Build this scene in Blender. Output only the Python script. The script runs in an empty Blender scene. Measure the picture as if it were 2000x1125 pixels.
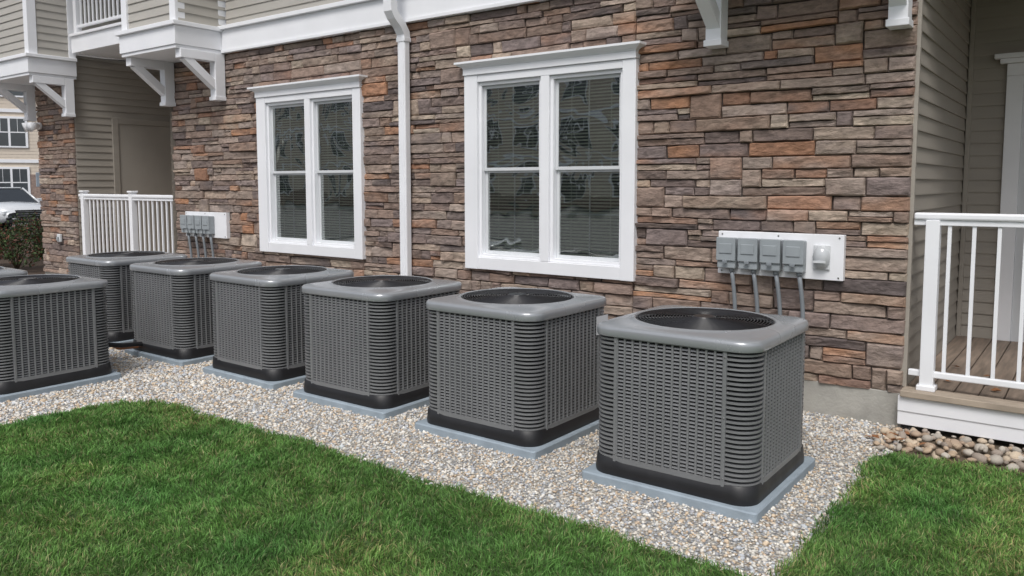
import bpy, bmesh, math, random
import numpy as np
from mathutils import Vector, noise, Matrix
random.seed(7); rng=np.random.default_rng(5)
S=bpy.context.scene; COL=S.collection
D=5.63
# ------------------------------------------------------------------ materials
def newmat(name):
    m=bpy.data.materials.new(name); m.use_nodes=True
    nt=m.node_tree; b=nt.nodes['Principled BSDF']; return m,nt,b
def N(nt,t,**k):
    n=nt.nodes.new(t)
    for a,v in k.items(): setattr(n,a,v)
    return n
def mat(name,col,rough=.6,metal=0,var=.12,scale=6,bump=0,bscale=60,spec=.5,stretch=None,coat=0):
    m,nt,b=newmat(name); L=nt.links.new
    b.inputs['Roughness'].default_value=rough; b.inputs['Metallic'].default_value=metal
    b.inputs['Specular IOR Level'].default_value=spec
    b.inputs['Coat Weight'].default_value=coat
    tc=N(nt,'ShaderNodeTexCoord'); mp=N(nt,'ShaderNodeMapping'); L(tc.outputs['Object'],mp.inputs[0])
    if stretch: mp.inputs['Scale'].default_value=stretch
    n1=N(nt,'ShaderNodeTexNoise'); n1.inputs['Scale'].default_value=scale; n1.inputs['Detail'].default_value=6
    L(mp.outputs[0],n1.inputs['Vector'])
    r=N(nt,'ShaderNodeMapRange'); r.inputs[1].default_value=.3; r.inputs[2].default_value=.7
    r.inputs[3].default_value=1-var; r.inputs[4].default_value=1+var
    L(n1.outputs[0],r.inputs[0])
    mx=N(nt,'ShaderNodeVectorMath',operation='SCALE'); mx.inputs[0].default_value=col[:3]
    L(r.outputs[0],mx.inputs['Scale']); L(mx.outputs[0],b.inputs['Base Color'])
    r2=N(nt,'ShaderNodeMapRange'); r2.inputs[1].default_value=.3; r2.inputs[2].default_value=.7
    r2.inputs[3].default_value=max(0,rough-.07); r2.inputs[4].default_value=min(1,rough+.07)
    L(n1.outputs[0],r2.inputs[0]); L(r2.outputs[0],b.inputs['Roughness'])
    if bump:
        n2=N(nt,'ShaderNodeTexNoise'); n2.inputs['Scale'].default_value=bscale; n2.inputs['Detail'].default_value=5
        L(mp.outputs[0],n2.inputs['Vector'])
        bp=N(nt,'ShaderNodeBump'); bp.inputs['Strength'].default_value=bump; bp.inputs['Distance'].default_value=.01
        L(n2.outputs[0],bp.inputs['Height']); L(bp.outputs[0],b.inputs['Normal'])
    return m
def attrmat(name,rough=.8,var=.2,scale=30,bump=.5,bscale=50,dist=.01,stretch=None,spec=.3):
    m,nt,b=newmat(name); L=nt.links.new
    b.inputs['Roughness'].default_value=rough; b.inputs['Specular IOR Level'].default_value=spec
    at=N(nt,'ShaderNodeAttribute'); at.attribute_name='Col'
    tc=N(nt,'ShaderNodeTexCoord'); mp=N(nt,'ShaderNodeMapping'); L(tc.outputs['Object'],mp.inputs[0])
    if stretch: mp.inputs['Scale'].default_value=stretch
    n1=N(nt,'ShaderNodeTexNoise'); n1.inputs['Scale'].default_value=scale; n1.inputs['Detail'].default_value=7; n1.inputs['Roughness'].default_value=.65
    L(mp.outputs[0],n1.inputs['Vector'])
    r=N(nt,'ShaderNodeMapRange'); r.inputs[1].default_value=.3; r.inputs[2].default_value=.7
    r.inputs[3].default_value=1-var; r.inputs[4].default_value=1+var; L(n1.outputs[0],r.inputs[0])
    mx=N(nt,'ShaderNodeVectorMath',operation='SCALE'); L(at.outputs['Color'],mx.inputs[0])
    L(r.outputs[0],mx.inputs['Scale']); L(mx.outputs[0],b.inputs['Base Color'])
    if bump:
        n2=N(nt,'ShaderNodeTexNoise'); n2.inputs['Scale'].default_value=bscale; n2.inputs['Detail'].default_value=8; n2.inputs['Roughness'].default_value=.65
        L(mp.outputs[0],n2.inputs['Vector'])
        bp=N(nt,'ShaderNodeBump'); bp.inputs['Strength'].default_value=bump; bp.inputs['Distance'].default_value=dist
        L(n2.outputs[0],bp.inputs['Height']); L(bp.outputs[0],b.inputs['Normal'])
    return m
WHITE=mat('white_trim',(.83,.84,.87),.45,var=.03,scale=3)
WHITED=mat('white_vinyl',(.62,.64,.66),.4,var=.04,scale=3)
SIDING=mat('siding_tan',(.335,.305,.265),.6,var=.06,scale=2,bump=.12,bscale=40,stretch=(1,1,8))
SIDING2=mat('siding_upper',(.42,.40,.365),.6,var=.05,scale=2,bump=.12,bscale=40,stretch=(1,1,8))
DOORT=mat('door_tan',(.36,.33,.29),.5,var=.03)
CONC=mat('concrete',(.36,.35,.32),.9,var=.2,scale=5,bump=.4,bscale=50)
STONE=attrmat('ledge_stone',.85,var=.32,scale=14,bump=.8,bscale=22,dist=.018,stretch=(1,1,2.2))
MORT=mat('stone_backing',(.06,.05,.045),.95,var=.2)
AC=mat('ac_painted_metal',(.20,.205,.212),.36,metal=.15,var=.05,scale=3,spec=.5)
ACLID=mat('ac_lid_sky_bright',(.33,.345,.365),.25,metal=.3,var=.06,scale=3,spec=.7)  # lighter than the cabinet: sky reflection put into the base colour
ACDARK=mat('ac_coil_dark',(.006,.006,.007),.8,var=.1,spec=.1)
ACBASE=mat('ac_base_plastic',(.014,.014,.016),.45,var=.15,scale=10)
WIRE=mat('fan_guard_wire',(.016,.016,.019),.3,spec=.8)
PAD=mat('plastic_pad',(.28,.335,.385),.75,var=.12,scale=8,bump=.2,bscale=80)
GREYBOX=mat('grey_enclosure',(.30,.33,.35),.45,var=.06,scale=8)
CONDUIT=mat('grey_conduit',(.2,.22,.24),.5,var=.08)
LABEL=mat('paper_label',(.7,.72,.75),.5,var=.05)
SCREW=mat('screw_steel',(.25,.25,.25),.35,metal=.8)
WOOD=mat('deck_wood',(.34,.25,.18),.7,var=.25,scale=5,bump=.3,bscale=30,stretch=(10,1,1))
WOODX=mat('deck_edge_wood',(.35,.29,.23),.7,var=.2,scale=5,bump=.3,bscale=30,stretch=(1,10,1))
WOODY=mat('deck_board_wood',(.25,.195,.155),.7,var=.3,scale=3,bump=.3,bscale=30,stretch=(12,1,1))
BLACK=mat('underdeck_shade_black',(.02,.02,.022),.9)
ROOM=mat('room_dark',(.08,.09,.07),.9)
BLIND=mat('blind_slat',(.66,.69,.58),.5,var=.05)
DIRT=mat('dirt',(.10,.075,.05),.95,var=.3,bump=.5)
def glass():
    m,nt,b=newmat('window_glass'); nt.nodes.remove(b); L=nt.links.new
    out=nt.nodes['Material Output']
    t=N(nt,'ShaderNodeBsdfTransparent'); t.inputs[0].default_value=(.90,.96,.92,1)
    g=N(nt,'ShaderNodeBsdfGlossy'); g.inputs['Roughness'].default_value=.0; g.inputs[0].default_value=(.93,.97,.95,1)
    fr=N(nt,'ShaderNodeFresnel'); fr.inputs[0].default_value=1.5
    ma=N(nt,'ShaderNodeMath',operation='MULTIPLY_ADD'); ma.inputs[1].default_value=1.7; ma.inputs[2].default_value=.32
    L(fr.outputs[0],ma.inputs[0])
    tc=N(nt,'ShaderNodeTexCoord'); n=N(nt,'ShaderNodeTexNoise'); n.inputs['Scale'].default_value=2.2; n.inputs['Detail'].default_value=1; n.inputs['Distortion'].default_value=1.5; L(tc.outputs['Object'],n.inputs['Vector'])
    bp=N(nt,'ShaderNodeBump'); bp.inputs['Strength'].default_value=.13; bp.inputs['Distance'].default_value=.02
    L(n.outputs[0],bp.inputs['Height']); L(bp.outputs[0],g.inputs['Normal'])
    mx=N(nt,'ShaderNodeMixShader'); L(ma.outputs[0],mx.inputs[0]); L(t.outputs[0],mx.inputs[1]); L(g.outputs[0],mx.inputs[2])
    L(mx.outputs[0],out.inputs[0]); return m
GLASS=glass()
DGLASS=mat('far_window_glass',(.05,.06,.07),.08,var=.1,spec=.8)
# ------------------------------------------------------------------ mesh builder
class MB:
    def __init__(s): s.v=[];s.f=[];s.m=[];s.mats=[];s.sm=[]
    def mi(s,m):
        if m not in s.mats: s.mats.append(m)
        return s.mats.index(m)
    def add(s,vs,fs,m,smooth=False):
        o=len(s.v); s.v+= [tuple(v) for v in vs]; k=s.mi(m)
        for f in fs: s.f.append([i+o for i in f]); s.m.append(k); s.sm.append(smooth)
    def box(s,x0,x1,y0,y1,z0,z1,m,bev=0.0,M=None):
        if x0>x1:x0,x1=x1,x0
        if y0>y1:y0,y1=y1,y0
        if z0>z1:z0,z1=z1,z0
        if bev<=0:
            vs=[(x,y,z) for x in(x0,x1) for y in(y0,y1) for z in(z0,z1)]
            fs=[(0,1,3,2),(4,6,7,5),(0,4,5,1),(2,3,7,6),(0,2,6,4),(1,5,7,3)]
        else:
            b=min(bev,(x1-x0)*.45,(y1-y0)*.45,(z1-z0)*.45)
            bm=bmesh.new(); bmesh.ops.create_cube(bm,size=1)
            for v in bm.verts: v.co=Vector(((x0+x1)/2+v.co.x*(x1-x0),(y0+y1)/2+v.co.y*(y1-y0),(z0+z1)/2+v.co.z*(z1-z0)))
            bmesh.ops.bevel(bm,geom=bm.edges[:],offset=b,segments=2,affect='EDGES',profile=.5)
            bm.verts.index_update(); vs=[v.co.copy() for v in bm.verts]; fs=[[v.index for v in f.verts] for f in bm.faces]; bm.free()
        if M: vs=[M@Vector(v) for v in vs]
        s.add(vs,fs,m)
    def tube(s,pts,r,m,n=8,cap=True):
        pts=[Vector(p) for p in pts]; vs=[];fs=[]
        up0=None
        for i,p in enumerate(pts):
            t=(pts[min(i+1,len(pts)-1)]-pts[max(i-1,0)]).normalized()
            if up0 is None: up0=Vector((0,0,1)) if abs(t.z)<.9 else Vector((1,0,0))
            a=(up0-t*up0.dot(t)).normalized(); up0=a; b=t.cross(a)
            rr=r[i] if isinstance(r,(list,tuple)) else r
            for k in range(n):
                g=2*math.pi*k/n; vs.append(p+a*math.cos(g)*rr+b*math.sin(g)*rr)
        for i in range(len(pts)-1):
            for k in range(n):
                fs.append((i*n+k,i*n+(k+1)%n,(i+1)*n+(k+1)%n,(i+1)*n+k))
        if cap: fs.append(list(range(n))[::-1]); fs.append([(len(pts)-1)*n+k for k in range(n)])
        s.add(vs,fs,m,True)
    def sweeprect(s,pts,w,d,m,wdir=Vector((1,0,0))):
        pts=[Vector(p) for p in pts]; vs=[];fs=[]
        for i,p in enumerate(pts):
            t=(pts[min(i+1,len(pts)-1)]-pts[max(i-1,0)]).normalized(); b=t.cross(wdir).normalized()
            for (u,v) in((-1,-1),(1,-1),(1,1),(-1,1)): vs.append(p+wdir*u*w/2+b*v*d/2)
        for i in range(len(pts)-1):
            for k in range(4): fs.append((i*4+k,i*4+(k+1)%4,(i+1)*4+(k+1)%4,(i+1)*4+k))
        fs.append((3,2,1,0)); e=(len(pts)-1)*4; fs.append((e,e+1,e+2,e+3)); s.add(vs,fs,m)
    def mesh(s,name):
        me=bpy.data.meshes.new(name); me.from_pydata(s.v,[],s.f)
        for m in s.mats: me.materials.append(m)
        me.polygons.foreach_set('material_index',s.m); me.polygons.foreach_set('use_smooth',s.sm)
        me.update(); return me
    def obj(s,name,parent=None,loc=(0,0,0)):
        o=bpy.data.objects.new(name,s.mesh(name)); COL.objects.link(o); o.location=loc
        if parent: o.parent=parent
        return o
def empty(name,loc=(0,0,0),rotz=0):
    e=bpy.data.objects.new(name,None); COL.objects.link(e); e.location=loc; e.rotation_euler[2]=rotz; e.empty_display_size=.2; return e
def npmesh(name,V,F,cols=None,mat_=None,smooth=False,parent=None):
    me=bpy.data.meshes.new(name); n=len(V); m,k=F.shape
    me.vertices.add(n); me.vertices.foreach_set('co',V.astype(np.float32).ravel())
    me.loops.add(m*k); me.loops.foreach_set('vertex_index',F.astype(np.int32).ravel())
    me.polygons.add(m); me.polygons.foreach_set('loop_start',np.arange(0,m*k,k,dtype=np.int32))
    me.polygons.foreach_set('use_smooth',np.full(m,smooth))
    me.update(calc_edges=True); me.validate()
    if cols is not None:
        a=me.color_attributes.new('Col','FLOAT_COLOR','POINT')
        c=np.ones((n,4),np.float32); c[:,:3]=cols; a.data.foreach_set('color',c.ravel())
    if mat_: me.materials.append(mat_)
    o=bpy.data.objects.new(name,me); COL.objects.link(o)
    if parent:o.parent=parent
    return o
# ------------------------------------------------------------------ building
B=empty('apartment_building')
W1=(-4.70,-2.96,.83,2.60); W2=(-7.79,-6.07,.83,2.60)
PAL=[(.265,.198,.165),(.195,.150,.136),(.345,.272,.225),(.385,.305,.245),(.135,.110,.106),(.43,.225,.13),(.305,.222,.182),(.355,.288,.25),(.235,.188,.178),(.45,.37,.295),(.29,.200,.155),(.37,.205,.135)]
PW=[13,11,12,8,7,5,13,10,11,4,10,6]
def stones(name,x0,x1,z0,z1,holes,seed,parent):
    rd=random.Random(seed); V=[];F=[];C=[]
    zs=[z0]
    while zs[-1]<z1: zs.append(zs[-1]+rd.choice([.05,.06,.075,.085,.10,.07,.09]))
    zs[-1]=z1
    blocked={i:[] for i in range(len(zs)+2)}
    hx=sorted({h[0] for h in holes}|{h[1] for h in holes})
    def wav(x,i):
        if i==0 or i==len(zs)-1: return 0
        return .014*noise.noise(Vector((x*1.1,i*3.7,seed)))
    def put(xa,xb,ia,ib,za,zb):
        if xb-xa<.03 or zb-za<.02: return
        g=.0025; xa+=g;xb-=g
        nx=max(5,min(14,int((xb-xa)/.03))); nz=5
        col=list(rd.choices(PAL,PW)[0]); k=rd.uniform(.80,1.15); col=[c*k for c in col]
        k2=rd.uniform(.75,1.15); col2=[c*k2 for c in rd.choices(PAL,PW)[0]]
        dep=rd.uniform(-.016,.014); tx=rd.uniform(-.02,.02); tz=rd.uniform(-.10,.14)
        sd=rd.uniform(0,99); o=len(V); W=xb-xa; Hh=zb-za
        eL=rd.uniform(-.006,.006); eR=rd.uniform(-.006,.006)
        for j in range(nz+1):
            for i in range(nx+1):
                u=i/nx; v=j/nz
                u2=u
                if i==1:u2=min(.010/W,.5/nx)
                if i==nx-1:u2=1-min(.010/W,.5/nx)
                v2={0:0,1:.09,2:.35,3:.65,4:.91,5:1}[j]
                x=xa+u2*W+(eL*(1-u2)+eR*u2)*(v-.5)*2*.6
                wl=(wav(x,ia) if za==zs[ia] else 0); wh=(wav(x,ib) if zb==zs[min(ib,len(zs)-1)] else 0)
                jit=.0045*noise.noise(Vector((x*14,sd,j//3*5.)))
                zl=za+wl+.0022; zh=zb+wh-.0022
                z=zl+(zh-zl)*v2+jit
                y=D+dep-tx*(u2-.5)-tz*Hh*(v2-.5)
                nn=noise.noise(Vector((x*9,z*22,sd)))*.010+noise.noise(Vector((x*30,z*60,sd)))*.006
                if 0<i<nx and 0<j<nz: y-=nn+.004
                else: y+=.011+rd.uniform(-.002,.004)
                V.append((x,y,z))
                f=.5+.9*noise.noise(Vector((x*5,z*12,sd+7))); f=max(0,min(.65,f*.65))
                C.append([a*(1-f)+b*f for a,b in zip(col,col2)])
        for j in range(nz):
            for i in range(nx):
                a=o+j*(nx+1)+i; F.append((a,a+1,a+nx+2,a+nx+1))
        ring=[o+i for i in range(nx+1)]+[o+j*(nx+1)+nx for j in range(1,nz+1)]+[o+nz*(nx+1)+i for i in range(nx-1,-1,-1)]+[o+j*(nx+1) for j in range(nz-1,0,-1)]
        b0=len(V)
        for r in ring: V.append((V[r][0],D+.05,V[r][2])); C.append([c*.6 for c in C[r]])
        m=len(ring)
        for q in range(m): F.append((ring[(q+1)%m],ring[q],b0+q,b0+(q+1)%m))
    for i in range(len(zs)-1):
        x=x0
        bl=sorted(blocked[i])
        while x<x1-.01:
            inb=[b for b in bl if b[0]-1e-6<=x<b[1]-1e-6]
            if inb: x=inb[0][1]; continue
            lim=[b[0] for b in bl if b[0]>x+1e-6]+[h for h in hx if h>x+1e-6]+[x1]
            nxt=min(lim)
            Ln=rd.choice([.11,.15,.2,.26,.3,.36,.42,.52,.6])*rd.uniform(.85,1.15)
            xb=x+Ln
            if nxt-xb<.09: xb=nxt
            if xb>nxt: xb=nxt
            xm=(x+xb)/2; za,zb=zs[i],zs[i+1]; ib=i+1
            hh=[h for h in holes if h[0]<xm<h[1]]
            skip=False
            for h in hh:
                if za>=h[2] and zb<=h[3]: skip=True
                elif za<h[2]<zb: zb=h[2]
                elif za<h[3]<zb: za=h[3]
            if not skip:
                free=not hh and i+2<len(zs) and not any(b[0]<xb and b[1]>x for b in blocked[i+1])
                if free and xb-x<.36 and zs[i+2]-zs[i]<.17 and rd.random()<.16:
                    blocked[i+1].append((x,xb)); put(x,xb,i,i+2,za,zs[i+2])
                elif zb-za>.074 and rd.random()<.24 and not hh:
                    mz=za+(zb-za)*rd.uniform(.4,.6); put(x,xb,i,ib,za,mz); put(x,xb,i,ib,mz,zb)
                else: put(x,xb,i,ib,za,zb)
            x=xb
    V=np.array(V);F=np.array(F);C=np.clip(np.array(C),.02,.6)
    return npmesh(name,V,F,C,STONE,False,parent)
stones('stone_veneer',-9.60,-1.0,.22,3.19,[(W[0]+.03,W[1]-.03,W[2]+.03,W[3]-.02) for W in (W2,W1)],3,B)
stones('stone_veneer_column',-13.48,-12.3,.22,3.3,[],11,B)
m=MB()
y0,y1=D+.028,D+.17
for a,b in((-9.6,W2[0]+.05),(W2[1]-.05,W1[0]+.05),(W1[1]-.05,-1.003)): m.box(a,b,y0,y1,.2,3.2,MORT)
for W in(W1,W2):
    m.box(W[0]+.05,W[1]-.05,y0,y1,.2,W[2]+.06,MORT); m.box(W[0]+.05,W[1]-.05,y0,y1,W[3]-.05,3.2,MORT)
m.box(-13.48,-12.3,y0,y1,.2,3.3,MORT)
m.obj('wall_core',B)
m=MB(); m.box(-9.6,-1.0,D+.015,D+.2,-.2,.23,CONC,.006); m.box(-13.48,-12.3,D+.015,D+.2,-.2,.23,CONC,.006); m.obj('foundation',B)
def siding(m,p0,u,L,n,z0,z1,mt,e=.105,seg=1):
    p0=Vector(p0);u=Vector(u);n=Vector(n); z=z0
    while z<z1-.005:
        zt=min(z+e,z1); t=(zt-z)/e
        a=p0+n*.014;b=p0+n*(.014-.013*t)
        vs=[(a.x,a.y,z),(a.x+u.x*L,a.y+u.y*L,z),(b.x+u.x*L,b.y+u.y*L,zt),(b.x,b.y,zt),(p0.x,p0.y,z),(p0.x+u.x*L,p0.y+u.y*L,z),
            (a.x,a.y,z+.008),(a.x+u.x*L,a.y+u.y*L,z+.008)]
        m.add(vs,[(0,1,7,6),(6,7,2,3),(4,5,1,0),(0,3,4)],mt)
        z=zt
m=MB()
siding(m,(-1.0,D+.03,0),(0,1,0),2.3,(1,0,0),.27,3.2,SIDING)
siding(m,(-1.0,7.9,0),(1,0,0),5.5,(0,-1,0),.27,3.2,SIDING)
siding(m,(-12.3,D+.03,0),(0,1,0),3.0,(1,0,0),.3,3.5,SIDING)
siding(m,(-12.3,8.6,0),(1,0,0),2.7,(0,-1,0),.3,3.5,SIDING)
siding(m,(-9.6,8.6,0),(0,-1,0),3.0,(-1,0,0),.3,3.5,SIDING)
siding(m,(-8.4,D+.02,0),(1,0,0),6.0,(0,-1,0),3.43,6.2,SIDING2)
siding(m,(-9.6,5.06,0),(1,0,0),1.15,(0,-1,0),3.43,6.2,SIDING2)
siding(m,(-8.45,5.06,0),(0,1,0),.6,(1,0,0),3.43,6.2,SIDING2)
siding(m,(-9.6,5.63,0),(0,-1,0),.57,(-1,0,0),3.43,6.2,SIDING2)
siding(m,(-16.2,5.06,0),(1,0,0),4.0,(0,-1,0),3.43,6.2,SIDING2)
siding(m,(-12.2,5.06,0),(0,1,0),.6,(1,0,0),3.43,6.2,SIDING2)
siding(m,(-2.4,5.06,0),(1,0,0),1.4,(0,-1,0),3.43,6.2,SIDING2)
siding(m,(-1.0,5.06,0),(0,1,0),.6,(1,0,0),3.43,6.2,SIDING2)
siding(m,(-2.4,5.63,0),(0,-1,0),.57,(-1,0,0),3.43,6.2,SIDING2)
siding(m,(-1.0,D+.02,0),(1,0,0),5.5,(0,-1,0),3.6,6.2,SIDING2)
siding(m,(-12.2,7.0,0),(1,0,0),2.6,(0,-1,0),3.75,6.2,SIDING2)
siding(m,(-12.2,5.63,0),(0,1,0),1.4,(1,0,0),3.75,6.2,SIDING2)
m.obj('lap_siding',B)
m=MB(); m.box(-1.02,-.980,D+.022,D+.06,.272,3.19,SIDING,.004); m.box(-.985,-.95,7.86,7.90,.272,3.18,SIDING,.003); m.obj('corner_trim',B)
m=MB()
m.box(-8.42,-2.42,D-.045,D+.05,3.17,3.40,WHITE,.004); m.box(-8.44,-2.40,D-.085,D+.05,3.401,3.445,WHITE,.004); m.box(-8.42,-2.42,D-.06,D+.03,3.135,3.169,WHITE,.004)
def bay(xa,xb,yf=5.0):
    m.box(xa,xb,yf,D+.03,3.17,3.38,WHITE,.004)
    m.box(xa-.035,xb+.035,yf-.035,D+.03,3.381,3.43,WHITE,.006)
    m.box(xa+.015,xb-.015,yf+.015,D+.03,3.13,3.169,WHITE,.004)
    for x in(xa+.02,xb-.14):
        m.box(x,x+.12,yf+.025,yf+.145,3.431,6.2,WHITE,.004)
    m.box(xa+.02,xa+.09,D-.05,D+.04,3.431,6.2,WHITE,.003); m.box(xb-.09,xb-.02,D-.06,D+.04,3.431,6.2,WHITE,.003)
bay(-9.64,-8.42); bay(-16.4,-12.16); bay(-2.44,-.98)
m.box(-12.159,-9.641,D-.03,D+1.4,3.50,3.73,WHITE,.004); m.box(-12.159,-9.641,D-.06,D+.1,3.731,3.77,WHITE,.004)
m.box(-.979,4.5,D-.02,D+.2,3.2,3.59,WHITE,.004)
m.obj('trim_bands_and_bays',B)
m=MB(); m.box(-.99,4.5,D+.21,7.9,3.18,3.22,SIDING); m.box(-12.29,-9.6,D+1.41,8.6,3.48,3.52,SIDING)  # porch ceiling out of view, added to darken the porch
m.box(-17,4.6,D+.1,9.5,6.2,6.4,WHITE); m.box(-17,4.6,4.5,D+.1,6.2,6.35,WHITE); m.obj('shading_ceilings_and_eaves',B)
m=MB()
m.add([(-17.2,4.3,6.36),(4.8,4.3,6.36),(4.8,12,6.36),(-17.2,12,6.36),(-13,8.2,8.6),(1,8.2,8.6)],[(0,1,5,4),(1,2,5),(2,3,4,5),(3,0,4)],mat('roof_shingles',(.09,.085,.08),.95,var=.3,scale=12))
m.obj('roof',B)  # unseen roof and upper wall tops, put in to occlude the sky
def bracket(xr,yf=5.06):
    m=MB(); w=.115; xa,xb=xr-w,xr
    m.box(xa,xb,D-.14,D-.012,2.63,3.13,WHITE,.004)
    m.box(xa-.010,xb+.010,D-.153,D-.01,2.585,2.63,WHITE,.004)
    m.box(xa,xb,yf,D-.141,3.03,3.13,WHITE,.004)
    m.sweeprect([(xa+w/2,D-.10,2.73),(xa+w/2,yf+.07,3.05)],w*.85,.085,WHITE)
    m.obj('bay_bracket',B)
for xr in(-2.24,-1.03,-8.41,-9.50,-12.17,-13.45): bracket(xr)
def window(W,sashes,nm):
    xa,xb,za,zb=W; m=MB(); yF=D-.045; zt=2.48;zbm=.97
    s0,s1=sashes
    m.box(xa,s0[0]-.03,yF,D+.08,za,2.575,WHITE,.005)
    m.box(s1[1]+.03,xb,yF,D+.08,za,2.575,WHITE,.005)
    m.box(s0[0]-.029,s1[1]+.029,yF+.004,D+.08,zt+.03,2.574,WHITE,.004)
    m.box(s0[0]-.029,s1[1]+.029,yF+.004,D+.08,za+.002,zbm-.03,WHITE,.004)
    m.box(s0[1]+.03,s1[0]-.03,yF+.004,D+.08,zbm-.029,zt+.029,WHITE,.004)
    m.box(xa-.004,xb+.004,yF-.012,D+.05,2.576,2.632,WHITE,.003)
    vs=[]
    prof=[(.004,2.633,.012),(.012,2.645,.02),(.04,2.66,.045),(.058,2.672,.06),(.064,2.674,.066),(.064,2.692,.066)]
    for (ex,z,ey) in prof: vs+=[(xa-ex,D+.05,z),(xa-ex,yF-ey,z),(xb+ex,yF-ey,z),(xb+ex,D+.05,z)]
    k=len(prof); fs=[(0,3,2,1),((k-1)*4,(k-1)*4+1,(k-1)*4+2,(k-1)*4+3)]
    for i in range(k-1):
        for j in range(3): fs.append((i*4+j,i*4+j+1,i*4+j+5,i*4+j+4))
    m.add(vs,fs,WHITE)
    for (a,b) in sashes:
        for (p,q) in((a-.03,a),(b,b+.03)): m.box(p+.0005,q-.0005,D-.015,D+.079,zbm-.028,zt+.028,WHITE,.002)
        m.box(a,b,D-.014,D+.078,zt,zt+.028,WHITE); m.box(a,b,D-.014,D+.078,zbm-.028,zbm,WHITE)
        zm=1.725
        for (lo,hi,yy) in((zm-.005,zt-.001,D+.018),(zbm+.001,zm+.005,D+.04)):
            t=.028
            m.box(a+.001,a+t,yy,yy+.02,lo,hi,WHITED,.002); m.box(b-t,b-.001,yy,yy+.02,lo,hi,WHITED,.002)
            m.box(a+t,b-t,yy+.001,yy+.019,hi-t,hi,WHITED,.002); m.box(a+t,b-t,yy+.001,yy+.019,lo,lo+t,WHITED,.002)
            yg=yy+.0155; c=(a+b)/2; zc=(lo+hi)/2
            m.box(c-.006,c+.006,yg+.002,yg+.006,lo+t,hi-t,WHITED)
            m.box(a+t,b-t,yg+.003,yg+.0055,zc-.006,zc+.006,WHITED)
    m.obj(nm+'_frame',B)
    g=MB()
    for (a,b) in sashes:
        for (lo,hi,yy) in((1.725,zt,D+.024),(zbm,1.72,D+.046)):
            g.add([(a+.02,yy,lo+.01),(b-.02,yy,lo+.01),(b-.02,yy,hi-.01),(a+.02,yy,hi-.01)],[(0,1,2,3)],GLASS)
    g.obj(nm+'_glass',B)
    r=MB(); a,b=xa+.06,xb-.06
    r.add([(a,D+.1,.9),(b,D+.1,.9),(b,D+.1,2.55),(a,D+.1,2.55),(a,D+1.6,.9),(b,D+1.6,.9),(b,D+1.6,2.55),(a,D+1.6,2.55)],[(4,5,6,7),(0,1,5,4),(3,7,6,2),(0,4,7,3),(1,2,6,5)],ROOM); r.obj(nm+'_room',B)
    bl=MB()
    for (a,b) in sashes:
        z=zbm
        while z<2.46:
            tl=.013+.003*random.random(); y=D+.072
            bl.add([(a,y,z),(b,y,z),(b,y+.019,z+tl),(a,y+.019,z+tl)],[(0,1,2,3)],BLIND)
            z+=.0275
        for f in(.2,.8):
            x=a+(b-a)*f; bl.box(x-.002,x+.002,y-.002,y,zbm,2.47,BLIND)
    bl.obj(nm+'_blinds',B)
window(W1,((-4.52,-3.89),(-3.745,-3.11)),'window_a')
window(W2,((-7.60,-6.98),(-6.83,-6.22)),'window_b')
m=MB(); xs=-5.43
m.box(xs-.048,xs+.048,D-.105,D-.03,.30,3.0,WHITE,.012)
for k in (-.03,0,.03): m.box(xs+k-.004,xs+k+.004,D-.109,D-.1,.30,3.0,WHITE,.002)
m.sweeprect([(xs,D-.068,2.99),(xs,D-.07,3.03),(xs,D-.12,3.10),(xs,D-.20,3.17),(xs,D-.235,3.22),(xs,D-.24,3.3),(xs,D-.24,6.2)],.10,.08,WHITE)
m.box(xs-.055,xs+.055,D-.112,D-.02,2.95,2.99,WHITE,.004)
m.sweeprect([(xs,D-.068,.32),(xs,D-.07,.25),(xs,D-.12,.17),(xs,D-.3,.1)],.10,.08,WHITE)
m.obj('downspout',B)
m=MB(); x=-12.3
m.box(x+.0145,x+.045,6.20,6.29,.35,2.62,SIDING,.003); m.box(x+.0145,x+.045,7.15,7.24,.35,2.62,SIDING,.003); m.box(x+.0145,x+.044,6.291,7.149,2.53,2.62,SIDING,.003)
m.box(x+.0145,x+.03,6.291,7.149,.35,2.529,DOORT); m.obj('storage_door',B)
m=MB(); m.box(-12.3,-9.6,D-.02,8.6,.2,.32,WOOD); m.box(-12.3,-9.6,D-.03,D+.0,.05,.3,WHITE); m.obj('patio_floor',B)
m=MB()
x=-.985
while x<4.4:
    m.box(x,x+.131,D+.056,7.885,.245,.272,WOODY,.004); x+=.138
m.box(-.995,4.5,D-.10,D+.050,.235,.275,WOODX,.004)
m.obj('porch_deck',B)
m=MB(); m.box(-1.01,4.5,D-.075,D-.04,.135,.234,WHITE,.003); m.box(-1.01,4.5,D-.068,D-.04,.045,.134,WHITE,.003)
m.obj('porch_fascia',B)
m=MB(); m.box(-1.0,4.5,D+.5,D+.55,-.1,.24,BLACK); m.obj('underdeck_shade_panel',B)  # black panel standing in for the shade below the deck
m=MB(); yb=7.9
m.box(-.70,-.58,yb-.05,yb-.015,.272,2.50,WHITE,.004); m.box(.42,.54,yb-.05,yb-.015,.272,2.50,WHITE,.004)
m.box(-.70,.54,yb-.055,yb-.015,2.501,2.60,WHITE,.004); m.box(-.75,.59,yb-.09,yb-.015,2.601,2.64,WHITE,.006); m.box(-.79,.63,yb-.12,yb-.015,2.641,2.68,WHITE,.006)
m.box(-.579,.419,yb-.03,yb-.016,.272,2.50,WHITED)
for zz in((.4,1.2),(1.35,2.35)):
    for xx in((-.48,-.13),(-.03,.32)): m.box(xx[0],xx[1],yb-.036,yb-.031,zz[0],zz[1],WHITE,.002)
m.tube([(.35,yb-.03,1.25),(.35,yb-.09,1.25),(.25,yb-.09,1.25)],.012,SCREW)
m.obj('porch_door',B)
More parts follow.
